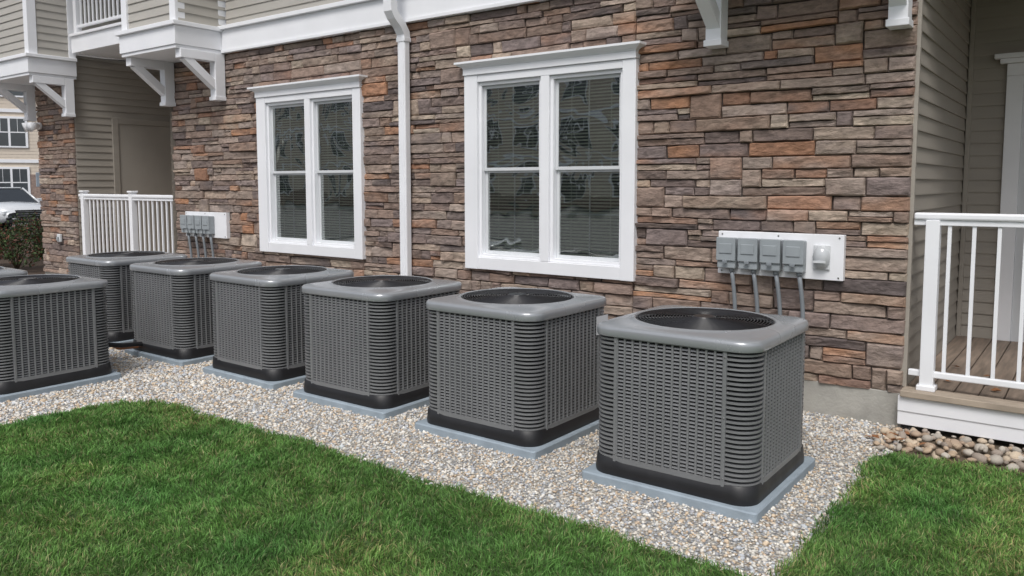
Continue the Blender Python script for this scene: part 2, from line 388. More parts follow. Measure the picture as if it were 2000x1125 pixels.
m=MB(); m.box(-.985,-.97,6.35,6.42,.95,1.07,SIDING,.003); m.box(-.972,-.965,6.37,6.40,.97,1.05,DOORT); m.obj('porch_outlet_cover',B)
def railing(name,xa,xb,y,zt,zb,posts,sp,pz):
    e=empty(name,(0,0,0)); m=MB()
    m.box(xa,xb,y-.035,y+.035,zt-.045,zt,WHITE,.012); m.box(xa,xb,y-.02,y+.02,zt-.08,zt-.0455,WHITE,.004)
    m.box(xa,xb,y-.02,y+.02,zb,zb+.04,WHITE,.006); m.obj('rails',e)
    m=MB(); x=xa+sp*.5
    while x<xb:
        if all(abs(x-p)>.06 for p in posts): m.box(x-.011,x+.011,y-.011,y+.011,zb+.04,zt-.08,WHITE,.002)
        x+=sp
    m.obj('balusters',e)
    m=MB()
    for p in posts:
        m.box(p-.04,p+.04,y-.04,y+.04,.275 if zt<3 else zb-.1,zt-.046 if p==posts[0] and pz==0 else zt+.02,WHITE,.004)
        if zt<3: m.box(p-.055,p+.055,y-.055,y+.055,.275,.31,WHITE,.006)
        if pz: m.box(p-.055,p+.055,y-.055,y+.055,zt+.021,zt+.05,WHITE,.01)
    m.obj('posts',e)
railing('porch_railing',-.97,3.2,D+.02,1.42,.36,[-.86,1.6],.135,0)
railing('patio_railing',-12.22,-9.63,D+.03,1.46,.42,[-12.1,-10.72],.115,1)
railing('balcony_railing',-12.1,-9.7,D+.02,4.85,3.85,[-12.05,-9.75],.115,1)
# ------------------------------------------------------------------ electrical
def elec(name,x0,z0=.95,n=4):
    e=empty(name,(x0,D-.02,z0))
    m=MB(); m.box(0,.88,-.03,.02,0,.31,WHITE,.003)
    for sx in(.03,.44,.85):
        for sz in(.02,.29): m.tube([(sx,-.029,sz),(sx,-.034,sz)],.006,SCREW)
    m.obj('backboard',e)
    m=MB()
    for i in range(n):
        x=.022+i*.160
        m.box(x,x+.135,-.105,-.031,.045,.265,GREYBOX,.008)
        m.box(x-.004,x+.139,-.118,-.104,.10,.27,GREYBOX,.006)
        m.box(x+.02,x+.115,-.124,-.117,.155,.225,GREYBOX,.004)
        m.box(x+.05,x+.085,-.135,-.12,.085,.105,CONDUIT,.003)
        m.tube([(x+.1,-.07,.05),(x+.1,-.07,.02)],.02,CONDUIT)
    m.obj('disconnect_boxes',e)
    m=MB()
    for i in range(n):
        x=.122+i*.160; j=random.uniform(-.012,.012)
        pts=[]
        for t in range(13):
            u=t/12; pts.append((x+.028*math.sin(min(1,u/.4)*math.pi/2)+j*u-.10*max(0,u-.55),-.07+.02*math.sin(u*3),.03-u*.85))
        m.tube(pts,.0155,CONDUIT,8)
    m.obj('conduits',e)
    if x0>-5:
        m=MB(); cx=.74
        m.box(cx-.055,cx+.055,-.045,-.031,.07,.24,WHITED,.01)
        vs=[];fs=[]
        for j in range(7):
            t=j/6*math.pi/2
            for k in range(20):
                g=2*math.pi*k/20; vs.append((cx+.058*math.cos(t)*math.cos(g),-.046-.05*math.sin(t),.155+.082*math.cos(t)*math.sin(g)))
        for j in range(6):
            for k in range(20): fs.append((j*20+k,j*20+(k+1)%20,(j+1)*20+(k+1)%20,(j+1)*20+k))
        m.add(vs,fs,mat('clear_cover_plastic',(.5,.52,.54),.15,var=.05,spec=.8),True)
        m.box(cx-.04,cx+.04,-.10,-.094,.12,.135,WHITED); m.obj('outlet_cover',e)
elec('electrical_disconnect_panel',-2.26); elec('electrical_disconnect_panel.001',-9.30)
# ------------------------------------------------------------------ AC unit
def rs(a,r,nc=8,ns=6):
    P=[]
    for q in range(4):
        g0=-math.pi/2+q*math.pi/2
        c=[( a-r,-a+r),(a-r,a-r),(-a+r,a-r),(-a+r,-a+r)][q]
        for i in range(nc+1):
            g=g0+i/nc*math.pi/2; P.append((c[0]+r*math.cos(g),c[1]+r*math.sin(g)))
        nx=[(a,a-r),(-a+r,a),(-a,-a+r),(a-r,-a)][q]
        last=P[-1]
        for i in range(1,ns): P.append((last[0]+(nx[0]-last[0])*i/ns,last[1]+(nx[1]-last[1])*i/ns))
    return P
def loft(m,rings,mt,smooth=True,captop=False,capbot=False):
    n=len(rings[0]); vs=[p for R in rings for p in R]; fs=[]
    for j in range(len(rings)-1):
        for k in range(n): fs.append((j*n+k,j*n+(k+1)%n,(j+1)*n+(k+1)%n,(j+1)*n+k))
    if capbot: fs.append(list(range(n))[::-1])
    if captop: fs.append([(len(rings)-1)*n+k for k in range(n)])
    m.add(vs,fs,mt,smooth)
def ac_meshes():
    out={}
    a=.44; r=.105
    m=MB(); P=rs(.485,.02,3,2); loft(m,[[(x,y,0) for x,y in P],[(x,y,.043) for x,y in P],[(x*.988,y*.988,.05) for x,y in P]],PAD,False,True,True); out['concrete_pad']=m.mesh('pad')
    m=MB()
    def ring(aa,rr,z,bump=0):
        R=[]
        for x,y in rs(aa,rr):
            cz=bump if (abs(x)>aa-rr-.05 and abs(y)>aa-rr-.05) else 0
            R.append((x,y,z+cz))
        return R
    loft(m,[ring(a+.012,r,.0505),ring(a+.014,r,.07),ring(a+.008,r,.125,.016),ring(a+.002,r,.130,.016),ring(a-.02,r-.01,.131,.016)],ACBASE,True,True)
    out['base_pan']=m.mesh('base')
    m=MB(); z0,z1=.150,.800; nc=13; half=.292; w=2*half/nc; nr=34; h=(z1-z0)/nr
    for q in range(4):
        R=Matrix.Rotation(q*math.pi/2,4,'Z')
        vs=[];fs=[]
        for c in range(nc):
            cx=-half+(c+.5)*w
            for k in range(nr):
                cz=z0+(k+.5)*h; o=len(vs); hw=w/2
                def p(x,d,z): vs.append(R@Vector((cx+x,-a-d,cz+z)))
                rb=.006; rl=-.003; hh=h/2
                for sx in(-1,1):
                    p(sx*hw,rb,-hh);p(sx*.39*w,rb-.001,-hh);p(sx*.39*w,rb-.001,hh);p(sx*hw,rb,hh);p(sx*.35*w,rl,-hh);p(sx*.35*w,rl,hh)
                L0=o; R0=o+6
                fs.append([L0,L0+1,L0+2,L0+3]); fs.append([L0+1,L0+4,L0+5,L0+2])
                fs.append([R0+1,R0,R0+3,R0+2]); fs.append([R0+4,R0+1,R0+2,R0+5])
                e=len(vs)
                p(-.35*w,rl-.008,-.34*h);p(.35*w,rl-.008,-.34*h)
                p(.35*w,rl+.005,.14*h);p(-.35*w,rl+.005,.14*h)
                p(.35*w,rl+.003,.5*h);p(-.35*w,rl+.003,.5*h)
                p(.35*w,rl+.003,-.5*h);p(-.35*w,rl+.003,-.5*h)
                fs.append([e+3,e+2,e+4,e+5]); fs.append([e+7,e+6,e+1,e])
        m.add(vs,fs,AC)
        M=R
        m.box(-half-.001,half+.001,-a-.0075,-a+.01,z1-h*.3,z1+.008,AC,0,M); m.box(-half-.001,half+.001,-a-.0075,-a+.01,.128,z0+h*.3,AC,0,M)
        for sx in(-1,1):
            xx=sx*(half+.008); m.box(xx-.0085,xx+.0085,-a-.009,-a+.012,.128,.807,AC,.002,M)
            for zz in(.17,.47,.77): m.tube([M@Vector((xx,-a-.007,zz)),M@Vector((xx,-a-.012,zz))],.004,SCREW,6)
    ro=r+.004; ext=(a-r)-(half+.0165)
    for q in range(4):
        R=Matrix.Rotation(q*math.pi/2,4,'Z'); c=(a-r,-a+r)
        ns=12
        def arc(rad):
            P=[(c[0]-ext,c[1]-rad)]
            for i in range(ns+1):
                g=-math.pi/2+i/ns*math.pi/2; P.append((c[0]+rad*math.cos(g),c[1]+rad*math.sin(g)))
            P.append((c[0]+rad,c[1]+ext))
            return P
        seg=ns+2
        A=arc(ro);Bk=arc(r-.018)
        nb=28; ph=(.80-.140)/nb
        for k in range(nb):
            z=.140+k*ph; vs=[];fs=[]
            for (x,y),(bx,by) in zip(A,Bk):
                vs+= [R@Vector((x,y,z+.002)),R@Vector((x,y,z+.0115)),R@Vector((bx,by,z+.0135)),R@Vector((bx,by,z+.009))]
            for i in range(seg):
                b=i*4; fs+=[(b,b+4,b+5,b+1),(b+1,b+5,b+6,b+2),(b+3,b+7,b+4,b)]
            m.add(vs,fs,AC,False)
        for rad_z in ((.128,.142),(.797,.807)):
            vs=[R@Vector((x,y,zz)) for (x,y) in A for zz in rad_z]; m.add(vs,[(i*2,i*2+2,i*2+3,i*2+1) for i in range(seg)],AC,True)
    out['louvered_cabinet']=m.mesh('cabinet')
    m=MB(); loft(m,[[(x,y,.13) for x,y in rs(a-.022,r-.02)],[(x,y,.8) for x,y in rs(a-.022,r-.02)]],ACDARK)
    circ=lambda rad,z,n=48:[(rad*math.cos(2*math.pi*k/n),rad*math.sin(2*math.pi*k/n),z) for k in range(n)]
    loft(m,[circ(.370,.86),circ(.370,.66),circ(.01,.65)],ACDARK)
    out['coil']=m.mesh('coil')
    m=MB()
    def L(aa,rr,z): return [(x,y,z) for x,y in rs(aa,rr,8,8)]
    base=L(.38,.08,0)
    def C(rad,z):
        R=[]
        for x,y,_ in base:
            g=math.atan2(y,x); R.append((rad*math.cos(g),rad*math.sin(g),z))
        return R
    def mixr(A,B,t,z): return [(p[0]*(1-t)+q[0]*t,p[1]*(1-t)+q[1]*t,z) for p,q in zip(A,B)]
    sq=L(.43,.10,0); ci=C(.394,0)
    rings=[L(a-.005,r,.80),L(a+.016,r+.014,.800),L(a+.018,r+.015,.803),L(a+.018,r+.015,.834),L(a+.016,r+.014,.843),L(a+.010,r+.011,.851),L(a-.001,r+.005,.855),
           mixr(sq,ci,.15,.858),mixr(sq,ci,.55,.861),mixr(sq,ci,.9,.863),C(.389,.868),C(.382,.872),C(.374,.870),C(.370,.862),C(.368,.84)]
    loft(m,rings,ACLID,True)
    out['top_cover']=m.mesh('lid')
    m=MB()
    def tor(rad,z,t=.0030,n=56):
        vs=[];fs=[]
        for k in range(n):
            g=2*math.pi*k/n
            for j in range(4):
                h_=math.pi/2*j; rr=rad+t*math.cos(h_); vs.append((rr*math.cos(g),rr*math.sin(g),z+t*math.sin(h_)))
        for k in range(n):
            for j in range(4): fs.append((k*4+j,k*4+(j+1)%4,((k+1)%n)*4+(j+1)%4,((k+1)%n)*4+j))
        m.add(vs,fs,WIRE,True)
    dz=lambda rr:.866+.012*(1-(rr/.37)**2)
    rr=.364
    while rr>.07: tor(rr,dz(rr)); rr-=.0165
    for k in range(12):
        g=2*math.pi*k/12
        m.tube([(q*math.cos(g),q*math.sin(g),dz(q)-.004) for q in(.372,.27,.2,.12,.05)],.0034,WIRE,5)
    m.add(circ(.06,.882,24)+circ(.065,.876,24),[list(range(24))]+[(k,(k+1)%24,24+(k+1)%24,24+k) for k in range(24)],WIRE)
    out['fan_guard']=m.mesh('guard')
    m=MB()
    m.tube([(0,0,.69),(0,0,.835)],.085,mat('fan_motor',(.05,.05,.055),.4,metal=.4),20)
    FB=mat('fan_blade',(.10,.105,.11),.4,metal=.3)
    for k in range(3):
        g0=2*math.pi*k/3; vs=[];fs=[]
        for i in range(6):
            q=.07+i*.055; wv=.5+.25*math.sin(i/5*math.pi)
            for j in range(6):
                g=g0+(j/5-.5)*wv*1.9; vs.append((q*math.cos(g),q*math.sin(g),.83-.05*(j/5)-.01*i/5))
        for i in range(5):
            for j in range(5): fs.append((i*6+j,i*6+j+1,i*6+j+7,i*6+j+6))
        m.add(vs,fs,FB,True)
    out['fan']=m.mesh('fan')
    return out
ACM=ac_meshes()
m=MB(); m.box(.449,.4525,.26,.40,.62,.74,LABEL); LBL=m.mesh('lbl')
m=MB()
m.tube([(-.2,.44,.22),(-.2,.6,.2),(-.2,.85,.14),(-.2,1.1,.12),(-.2,1.4,.16)],.022,ACBASE,10)
m.tube([(-.27,.44,.27),(-.27,.6,.25),(-.26,.85,.1),(-.26,1.1,.08),(-.26,1.4,.12)],.011,mat('copper_pipe',(.45,.2,.1),.35,metal=.9),8)
ACM['refrigerant_lines']=m.mesh('lines')
units=[(-1.725,4.08,.0,1),(-3.06,4.17,-.5,1),(-4.345,4.20,.4,1),(-5.60,4.24,-.6,1),(-6.90,4.24,.5,1),(-8.20,4.25,0,1),(-6.91,2.76,.6,.96),(-8.2,2.68,-.5,.96)]
for i,(x,y,rz,sz) in enumerate(units):
    e=empty('air_conditioner_unit',(x,y,0.0),math.radians(rz)); e.scale=(1,1,sz)
    for k,me in ACM.items():
        o=bpy.data.objects.new(k,me); COL.objects.link(o); o.parent=e
        if k=='fan': o.rotation_euler[2]=i*.7+.5
    if i==1:
        o=bpy.data.objects.new('service_label',LBL); COL.objects.link(o); o.parent=e
# ------------------------------------------------------------------ ground
def sheet(name,pts,z,mt,th=0):
    m=MB(); m.add([(x,y,z) for x,y in pts],[list(range(len(pts)))],mt); return m.obj(name)
ASPH=mat('asphalt',(.09,.09,.092),.9,var=.2,scale=3,bump=.3)
sheet('ground',[(-250,-250),(250,-250),(250,250),(-250,250)],-.03,ASPH)
def gravelmat():
    m,nt,b=newmat('gravel_sheet'); L=nt.links.new
    tc=N(nt,'ShaderNodeTexCoord'); v=N(nt,'ShaderNodeTexVoronoi'); v.inputs['Scale'].default_value=80; L(tc.outputs['Object'],v.inputs['Vector'])
    rp=N(nt,'ShaderNodeValToRGB'); cr=rp.color_ramp; cols=[(.52,.49,.44),(.42,.44,.46),(.60,.57,.51),(.50,.41,.31),(.34,.34,.35),(.64,.61,.56)]
    cr.interpolation='CONSTANT'
    for i,c in enumerate(cols):
        e=cr.elements[i] if i<2 else cr.elements.new(i/6); e.position=i/6; e.color=(*c,1)
    sp=N(nt,'ShaderNodeSeparateColor'); L(v.outputs['Color'],sp.inputs[0]); L(sp.outputs[0],rp.inputs[0])
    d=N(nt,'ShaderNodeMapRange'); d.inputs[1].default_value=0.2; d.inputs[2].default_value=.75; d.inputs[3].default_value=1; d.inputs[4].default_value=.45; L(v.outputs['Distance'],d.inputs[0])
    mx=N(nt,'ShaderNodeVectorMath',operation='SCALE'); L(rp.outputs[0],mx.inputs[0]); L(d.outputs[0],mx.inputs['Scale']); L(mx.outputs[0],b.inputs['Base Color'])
    bp=N(nt,'ShaderNodeBump'); bp.invert=True; bp.inputs['Distance'].default_value=.008; L(v.outputs['Distance'],bp.inputs['Height']); L(bp.outputs[0],b.inputs['Normal'])
    b.inputs['Roughness'].default_value=.9; return m
G=empty('gravel_bed')
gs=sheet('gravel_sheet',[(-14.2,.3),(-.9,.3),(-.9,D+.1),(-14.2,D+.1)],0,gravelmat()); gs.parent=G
GX,GY,GR=-5.78,3.08,.55
def ingrass(x,y,e=0):
    wob=.025*np.sin(x*3.1+1)+.012*np.sin(x*9.3)+.014*np.sin(y*7.7)+.008*np.sin(x*31+y*17)
    R=GR; x0=GX+wob; y0=GY+wob
    A=(x>x0)&(y<y0+e)
    cor=(x<x0+R)&(y>y0-R)&(((x-x0-R)**2+(y-y0+R)**2)>R*R)
    Bm=(x>-.97+wob)&(y<5.04+wob+.06*np.minimum(1.5,np.maximum(0,x+.97)))
    c2=(x<-.97+wob+.15)&(y>5.04-.15)&(((x+.97-wob-.15)**2+(y-5.04+.15)**2)>.15**2)
    return (A&~cor)|(Bm&~c2)
LAWN=empty('grass_lawn')
LM=mat('lawn_base',(.06,.10,.03),.95,var=.35,scale=9,bump=.6,bscale=60)
pts=[(GX,-4),(9,-4),(9,5.12),(-.93,5.0),(-.97,GY)]
for i in range(9):
    g=math.pi/2*i/8; pts.append((GX+GR-GR*math.sin(g),GY-GR+GR*math.cos(g)))
o=sheet('lawn_sheet',pts,.006,LM); o.parent=LAWN
FW=np.array([-.597,.802]);RT=np.array([.802,.597])
def frust(x,y,marg=1.15):
    d=x*FW[0]+y*FW[1]; l=x*RT[0]+y*RT[1]
    return (d>2.8)&(np.abs(l)<d*.645*marg+.25)
n=900000
x=rng.uniform(-6.2,2.2,n); y=rng.uniform(-.5,5.4,n)
edge=rng.normal(0,.018,n)
d=x*FW[0]+y*FW[1]
keep=ingrass(x+edge,y+edge[::-1])&(frust(x,y)|(rng.random(n)<.10))
dens=np.clip(1.25-d*.10,.35,1); keep&=rng.random(n)<dens
x=x[keep];y=y[keep];d=d[keep];n=len(x)
def nz(x,y,s):
    return np.sin(x*s+1.3*np.sin(y*s*.7))*np.sin(y*s*1.1+1.7*np.sin(x*s*.6+2))
gr_=rng.normal(0,1,(160,220)); 
def smooth_noise(x,y,s,off=0):
    u=(x+20+off)*s; v=(y+20+off)*s; iu=np.floor(u).astype(int); iv=np.floor(v).astype(int); fu=u-iu; fv=v-iv
    fu=fu*fu*(3-2*fu); fv=fv*fv*(3-2*fv); g=lambda a,b: gr_[a%160,b%220]
    return (g(iu,iv)*(1-fu)+g(iu+1,iv)*fu)*(1-fv)+(g(iu,iv+1)*(1-fu)+g(iu+1,iv+1)*fu)*fv
t1=smooth_noise(x,y,14); t2=smooth_noise(x,y,30,3.3); t3=smooth_noise(x,y,3.1,7.7); t4=smooth_noise(x,y,1.3,1.1)
tuft=(t1*.5+t2*.5).clip(-1.3,1.3)
h=rng.uniform(.022,.050,n)*(1+.24*tuft)
wd=rng.uniform(.0017,.0028,n)*np.clip(d/3.5,1,2.2)
az=rng.uniform(0,2*np.pi,n); laz=smooth_noise(x,y,5,4.4)*2.2+smooth_noise(x,y,12,9.1)*1.5+rng.normal(0,1.0,n); lean=np.abs(rng.normal(.55,.35,n))
lx=np.cos(laz)*lean*h; ly=np.sin(laz)*lean*h
wx=np.cos(az)*wd; wy=np.sin(az)*wd
V=np.empty((n,5,3))
V[:,0]=np.stack([x-wx,y-wy,np.zeros(n)],1);V[:,1]=np.stack([x+wx,y+wy,np.zeros(n)],1)
V[:,2]=np.stack([x+wx*.8+lx*.35,y+wy*.8+ly*.35,h*.55],1);V[:,3]=np.stack([x-wx*.8+lx*.35,y-wy*.8+ly*.35,h*.55],1)
V[:,4]=np.stack([x+lx,y+ly,h*(1-.25*lean)],1)
idx=np.arange(n)[:,None]*5
T=np.concatenate([idx+np.array([0,1,2]),idx+np.array([0,2,3]),idx+np.array([3,2,4])])
base=np.array([.135,.27,.068]); c=base*(1+.30*rng.normal(0,1,(n,1)).clip(-1.5,2))
yel=rng.random(n)<(.12+.06*t3.clip(-1,1.5)); c[yel]=np.array([.36,.36,.17])*rng.uniform(.7,1.1,(yel.sum(),1))
c=c*(1+.10*t3[:,None].clip(-2,2)+.10*t4[:,None].clip(-2,2)+.10*t2[:,None].clip(-2,2)); c[:,0]*=(1+.08*t3.clip(-2,2))
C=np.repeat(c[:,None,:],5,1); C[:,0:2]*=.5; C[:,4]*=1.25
def grassmat():
    m,nt,b=newmat('grass_blades'); L=nt.links.new
    at=N(nt,'ShaderNodeAttribute'); at.attribute_name='Col'
    L(at.outputs['Color'],b.inputs['Base Color']); b.inputs['Roughness'].default_value=.5; b.inputs['Specular IOR Level'].default_value=.3
    tr=N(nt,'ShaderNodeBsdfTranslucent'); L(at.outputs['Color'],tr.inputs[0])
    mx=N(nt,'ShaderNodeMixShader'); mx.inputs[0].default_value=.3; L(b.outputs[0],mx.inputs[1]); L(tr.outputs[0],mx.inputs[2])
    L(mx.outputs[0],nt.nodes['Material Output'].inputs[0]); return m
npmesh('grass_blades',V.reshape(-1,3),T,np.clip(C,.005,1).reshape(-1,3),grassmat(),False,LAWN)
def ico(sub=1):
    bm=bmesh.new(); bmesh.ops.create_icosphere(bm,subdivisions=sub,radius=1); bm.verts.index_update()
    v=np.array([v.co[:] for v in bm.verts]); f=np.array([[q.index for q in F.verts] for F in bm.faces]); bm.free(); return v,f
PC=np.array([(.61,.57,.51),(.49,.51,.54),(.71,.68,.62),(.61,.49,.36),(.38,.38,.40),(.77,.74,.69),(.54,.42,.31),(.56,.58,.60)]); PP=np.array([.2,.14,.17,.15,.06,.10,.09,.10])
def pebbles(name,x,y,z,s,parent,sub,mt,pc=PC,pp=PP,flat=.65):
    n=len(x); v,f=ico(sub); nv=len(v)
    sc=s[:,None]*rng.uniform(.7,1.3,(n,3)); sc[:,2]*=flat
    P=v[None]*(1+rng.normal(0,.10 if sub==1 else .05,(n,nv,1)))*sc[:,None,:]
    a=rng.uniform(0,2*np.pi,n); t=rng.normal(0,.4,n)
    ca,sa=np.cos(a)[:,None],np.sin(a)[:,None]; ct,st=np.cos(t)[:,None],np.sin(t)[:,None]
    X,Y,Z=P[...,0],P[...,1],P[...,2]
    Y2=Y*ct-Z*st; Z2=Y*st+Z*ct; X3=X*ca-Y2*sa; Y3=X*sa+Y2*ca
    Q=np.stack([X3+x[:,None],Y3+y[:,None],Z2+z[:,None]],-1)
    F=(np.arange(n)[:,None,None]*nv+f[None]).reshape(-1,3)
    c=pc[rng.choice(len(pc),n,p=pp/pp.sum())]*rng.uniform(.85,1.12,(n,1))
    C=np.repeat(c[:,None,:],nv,1)
    return npmesh(name,Q.reshape(-1,3),F,C.reshape(-1,3),mt,True,parent)
PEB=attrmat('pebble',.75,var=.12,scale=150,bump=0)
n=190000
x=rng.uniform(-12,-.9,n); y=rng.uniform(1.2,D+.02,n)
d=x*FW[0]+y*FW[1]
k=~ingrass(x,y,-.015)&frust(x,y,1.1)&(x<-.93)
for u in units: k&=~((np.abs(x-u[0])<.46)&(np.abs(y-u[1])<.46))
k&=rng.random(n)<np.clip(1.3-.1*d,.25,1)
x=x[k];y=y[k];d=d[k];n=len(x)
s=rng.lognormal(math.log(.0066),.30,n)*np.clip(d/4.5,1,1.8)
pebbles('gravel_pebbles',x,y,rng.uniform(.0,.007,n),s,G,1,PEB)
n=520; x=rng.uniform(-1.05,1.2,n); y=rng.uniform(5.02,5.56,n); k=y>5.08+.06*np.minimum(1.5,np.maximum(0,x+.97)); x=x[k];y=y[k];n=len(x)
RC=np.array([(.42,.32,.23),(.36,.27,.20),(.50,.41,.31),(.30,.25,.21),(.42,.38,.33)])
RS=empty('river_stones')
sheet('stone_bed',[(-.95,5.0),(4.5,5.0),(4.5,D+.6),(-.95,D+.6)],.003,DIRT).parent=RS
pebbles('rounded_stones',x,y,rng.uniform(.008,.04,n),rng.lognormal(math.log(.021),.32,n),RS,2,PEB,RC,np.ones(5),.7)
n=30; LV=MB(); lm=mat('dry_leaf',(.25,.11,.045),.8,var=.3)
for i in range(n):
    lx_,ly_=random.choice([(random.uniform(-3.4,-2.3),random.uniform(4.5,5.4)),(random.uniform(-1.2,-.8),random.uniform(5.2,5.5)),(random.uniform(-3.9,-3.6),random.uniform(3.8,4.6)),(random.uniform(-.9,.5),random.uniform(5.8,6.5))])
    zz=.02 if ly_<5.6 else .28; r_=.025; a=random.uniform(0,6.3); vs=[]
    for k in range(6):
        g=a+k*math.pi/3; q=r_*(1.3 if k%3==0 else .7); vs.append((lx_+q*math.cos(g),ly_+q*math.sin(g),zz+random.uniform(0,.02)))
    LV.add(vs,[(0,1,2,3),(0,3,4,5)],lm)
LV.obj('fallen_leaves')
MU=mat('mulch',(.075,.05,.035),.95,var=.4,scale=25,bump=.8,bscale=40)
sheet('mulch_bed',[(-24,3.5),(-14.2,3.5),(-14.2,11),(-24,11)],-.004,MU)
SL=attrmat('shrub_leaf',.6,bump=0)
def shrub(x,y,h,w,seed):
    r=np.random.default_rng(seed); e=empty('shrub',(x,y,0))
    m=MB()
    for i in range(14):
        a=r.uniform(0,6.28); q=r.uniform(.2,.8)*w/2
        m.tube([(0,0,0),(q*.4*math.cos(a),q*.4*math.sin(a),h*.45),(q*math.cos(a),q*math.sin(a),h*r.uniform(.7,.95))],[.012,.008,.003],DIRT,5)
    m.obj('stems',e)
    n=2600; th=r.uniform(0,6.28,n); ph=np.arccos(r.uniform(-.6,1,n)); R=r.uniform(.45,1.0,n)**.5
    lob=1+.22*np.sin(th*3+seed)+.15*np.sin(th*5+ph*4)
    P=np.stack([R*lob*np.sin(ph)*np.cos(th)*w/2,R*lob*np.sin(ph)*np.sin(th)*w/2,h*.48+R*lob*np.cos(ph)*h*.5],1); P[:,2]=np.maximum(P[:,2],.03)
    A=r.normal(0,1,(n,3)); A/=np.linalg.norm(A,axis=1)[:,None]; Bv=np.cross(A,r.normal(0,1,(n,3))); Bv/=np.linalg.norm(Bv,axis=1)[:,None]
    s=r.uniform(.02,.04,n)[:,None]
    Q=np.stack([P-A*s,P+Bv*s*.5,P+A*s,P-Bv*s*.5],1)
    c=np.array([.045,.075,.025])*r.uniform(.5,1.5,(n,1)); red=r.random(n)<.3; c[red]=np.array([.14,.055,.035])*r.uniform(.6,1.2,(red.sum(),1))
    npmesh('leaves',Q.reshape(-1,3),np.arange(n*4).reshape(n,4),np.repeat(c[:,None],4,1).reshape(-1,3),SL,False,e)
for i,(x,y,h,w) in enumerate([(-16.2,6.3,.85,1.3),(-17.4,6.0,.8,1.3),(-18.3,7.6,.95,1.5),(-16.6,7.8,.9,1.4),(-19.4,6.6,.8,1.3),(-17.6,9.3,.9,1.4)]): shrub(x,y,h,w,i+2)
m=MB(); m.tube([(-13.3,D-.02,2.5),(-13.3,D-.08,2.5)],.055,WHITE,16)
for dx in(-.08,.07):
    m.tube([(-13.3+dx*.4,D-.07,2.5),(-13.3+dx,D-.13,2.5),(-13.3+dx*1.3,D-.22,2.47)],[.03,.055,.075],WHITE,14)
m.obj('wall_floodlight')
m=MB(); m.box(-12.87,-12.77,D-.05,D-.01,.72,.84,WHITED,.01); m.box(-12.85,-12.79,D-.07,D-.049,.74,.80,GREYBOX,.006); m.obj('wall_outlet_box')
# ------------------------------------------------------------------ far apartment buildings
FT=mat('far_siding',(.62,.54,.45),.8,var=.05); FS=mat('far_stone',(.27,.2,.17),.9,var=.35,scale=8)
FROOF=mat('far_roof',(.09,.085,.08),.9)
def apt(name,loc,rz,L,H,dep,stone_h=2.2):
    e=empty(name,loc,rz); m=MB()
    siding(m,(-L/2,0,0),(1,0,0),L,(0,-1,0),stone_h,H,FT,.2)
    m.box(-L/2,L/2,.02,dep,0,H,FT); m.box(-L/2-.05,L/2+.05,-.05,.019,0,stone_h,FS); m.obj('walls',e)
    m=MB(); nb=int(L/3.4)
    for fl in range(int(H//3)):
        z=fl*3+.9
        for i in range(nb):
            x=-L/2+(i+.5)*L/nb
            m.box(x-.95,x+.95,-.09,.0,z-.1,z+1.75,WHITE)
            for sx in(-.82,.06):
                m.box(x+sx,x+sx+.76,-.10,-.091,z,z+1.62,DGLASS); m.box(x+sx,x+sx+.76,-.105,-.1005,z+.78,z+.84,WHITE); m.box(x+sx+.37,x+sx+.39,-.104,-.1005,z+.84,z+1.62,WHITE)
        m.box(-L/2,L/2,-.07,.0,fl*3-.1+3,fl*3+.1+3,WHITE)
    m.obj('windows_and_trim',e)
    m=MB(); m.add([(-L/2-.5,-.6,H),(L/2+.5,-.6,H),(L/2+.5,dep+.6,H),(-L/2-.5,dep+.6,H),(-L/2+3,dep/2,H+2.6),(L/2-3,dep/2,H+2.6)],[(0,1,5,4),(1,2,5),(2,3,4,5),(3,0,4),(3,2,1,0)],FROOF); m.obj('roof',e)
apt('background_apartment_building',(-52,22,0),math.radians(62),34,9.3,12)
apt('opposite_apartment_building',(-26,-30,0),math.radians(180),60,9.5,12,.9)
m=MB(); m.tube([(0,0,0),(0,0,2.1)],.03,GREYBOX,8); m.box(-.02,.02,-.3,.3,1.5,2.1,mat('sign_grey',(.35,.4,.45),.5),.01); m.obj('traffic_sign',loc=(-36,15.2,0))
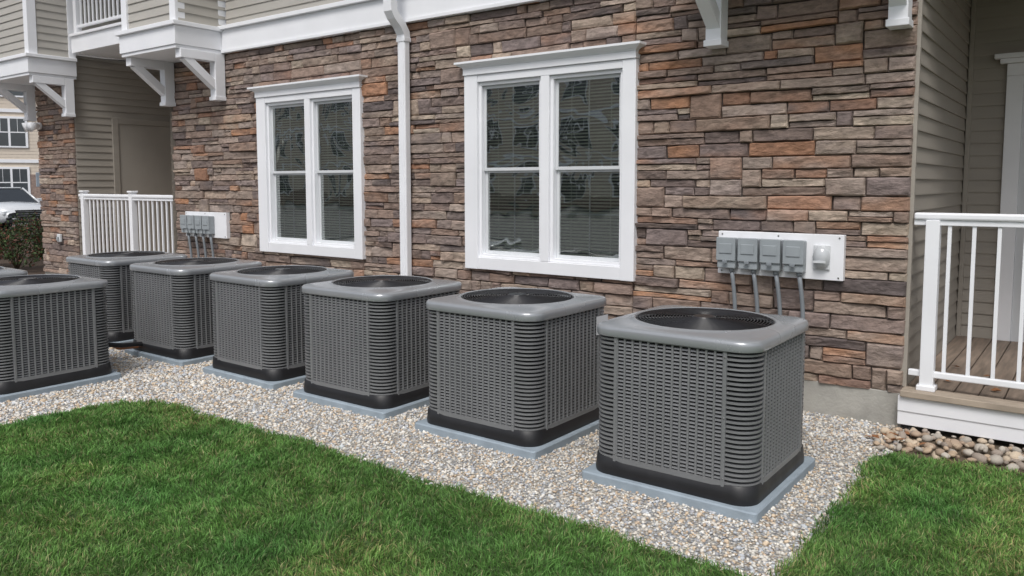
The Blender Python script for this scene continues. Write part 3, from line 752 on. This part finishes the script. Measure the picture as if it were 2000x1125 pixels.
# ------------------------------------------------------------------ parked car
def car(loc,rz,paint=(.68,.70,.72),name='parked_car'):
    e=empty(name,loc,rz); CP=mat('car_paint',paint,.2,metal=.15,var=.02,coat=.6); DG=mat('car_glass',(.02,.025,.03),.05,spec=.9); BP=mat('car_black_plastic',(.02,.02,.02),.5)
    CH=mat('chrome',(.6,.6,.62),.15,metal=1); HL=mat('headlight_lens',(.75,.78,.8),.1,spec=.9); RU=mat('tyre',(.02,.02,.02),.85)
    st=[(-2.32,.42,.95,.80),(-2.1,.36,1.05,.88),(-1.2,.34,1.08,.92),(0,.34,1.06,.93),(.9,.34,1.05,.92),(1.5,.34,1.0,.91),(2.05,.36,.92,.86),(2.28,.42,.80,.74),(2.34,.48,.70,.66)]
    m=MB(); rings=[]
    for (x,zb,zt,hw) in st:
        R=[]
        for (u,v) in((-.9,0),(-1,.25),(-1,.6),(-.94,.86),(-.75,.98),(0,1.02),(.75,.98),(.94,.86),(1,.6),(1,.25),(.9,0)): R.append((x,u*hw,zb+(zt-zb)*v))
        rings.append(R)
    n=11; vs=[p for R in rings for p in R]; fs=[]
    for j in range(len(rings)-1):
        for k in range(n): fs.append((j*n+k,j*n+(k+1)%n,(j+1)*n+(k+1)%n,(j+1)*n+k))
    fs.append(list(range(n))); fs.append([(len(rings)-1)*n+k for k in range(n)][::-1]); m.add(vs,fs,CP,True); m.obj('body',e)
    m=MB()
    def cab(xs,zs,hws,mt,off=0):
        vs=[]
        for x,z,w in zip(xs,zs,hws): vs+=[(x,-w,z),(x,w,z)]
        k=len(xs); fs=[(2*i,2*i+1,2*i+3,2*i+2) for i in range(k-1)]
        fs.append([2*i for i in range(k)]); fs.append([2*i+1 for i in range(k)][::-1]); m.add(vs,fs,mt)
    cab([-2.15,-1.8,-1.4,.0,.45,1.25],[1.03,1.45,1.50,1.50,1.45,.98],[.84,.70,.68,.68,.69,.84],DG); m.obj('glasshouse',e)
    m=MB(); m.box(-1.75,.3,-.69,.69,1.475,1.53,CP,.03)
    for s in(-1,1):
        for (xa,za,xb,zb) in((1.25,.99,.38,1.49),(-.45,1.0,-.5,1.5),(-2.12,1.02,-1.75,1.47)):
            m.tube([(xa,s*.845,za),(xb,s*.695,zb)],.035,CP,6)
        m.box(.85,1.05,s*.90,s*1.08,1.0,1.14,CP,.03)
    m.obj('roof_and_pillars',e)
    m=MB(); m.box(2.25,2.37,-.42,.42,.52,.78,BP,.02)
    for z in(.57,.64,.71): m.box(2.365,2.385,-.4,.4,z,z+.02,CH)
    m.box(2.15,2.36,-.7,.7,.34,.46,BP,.03)
    for s in(-1,1): m.box(2.08,2.31,s*.48,s*.78,.62,.76,HL,.03); m.box(2.2,2.34,s*.5,s*.7,.46,.54,BP,.02)
    m.obj('grille_and_lights',e)
    for xw in(-1.4,1.45):
        for s in(-1,1):
            m=MB(); m.tube([(xw,s*.70,.34),(xw,s*.94,.34)],.345,RU,24); m.tube([(xw,s*.935,.34),(xw,s*.95,.34)],.22,CH,16)
            for k in range(5):
                g=k*2*math.pi/5; m.tube([(xw,s*.955,.34),(xw+.2*math.cos(g),s*.955,.34+.2*math.sin(g))],.025,BP,5)
            m.obj('wheel',e)
car((-31.2,11.6,-.03),math.radians(2))
# ------------------------------------------------------------------ camera / light
cam=bpy.data.cameras.new('camera'); co=bpy.data.objects.new('camera',cam); COL.objects.link(co)
co.location=(0,0,1.6); co.rotation_euler=(math.radians(90)-math.atan(130/1550),0,math.atan2(.597,.802))
cam.sensor_width=36; cam.lens=1550*36/2000; cam.shift_y=-72.5/2000; cam.clip_end=1000; S.camera=co
w=bpy.data.worlds.new('World'); S.world=w; w.use_nodes=True; nt=w.node_tree; bg=nt.nodes['Background']
sk=nt.nodes.new('ShaderNodeTexSky'); sk.sky_type='NISHITA'; sk.sun_disc=False; sk.sun_elevation=math.radians(55); sk.sun_rotation=math.radians(160); sk.dust_density=3; sk.air_density=1
hs=nt.nodes.new('ShaderNodeHueSaturation'); hs.inputs['Saturation'].default_value=.40
nt.links.new(sk.outputs[0],hs.inputs['Color']); nt.links.new(hs.outputs[0],bg.inputs[0]); bg.inputs[1].default_value=.145
sl=bpy.data.lights.new('sun','SUN'); so=bpy.data.objects.new('sun',sl); COL.objects.link(so)
sl.energy=2.0; sl.angle=math.radians(24); sl.color=(1,.975,.94)
el=math.radians(55); az=math.radians(160); dv=Vector((math.sin(az)*math.cos(el),math.cos(az)*math.cos(el),math.sin(el)))
so.rotation_euler=dv.to_track_quat('Z','Y').to_euler()
S.view_settings.view_transform='Standard'; S.view_settings.look='None'; S.view_settings.exposure=0
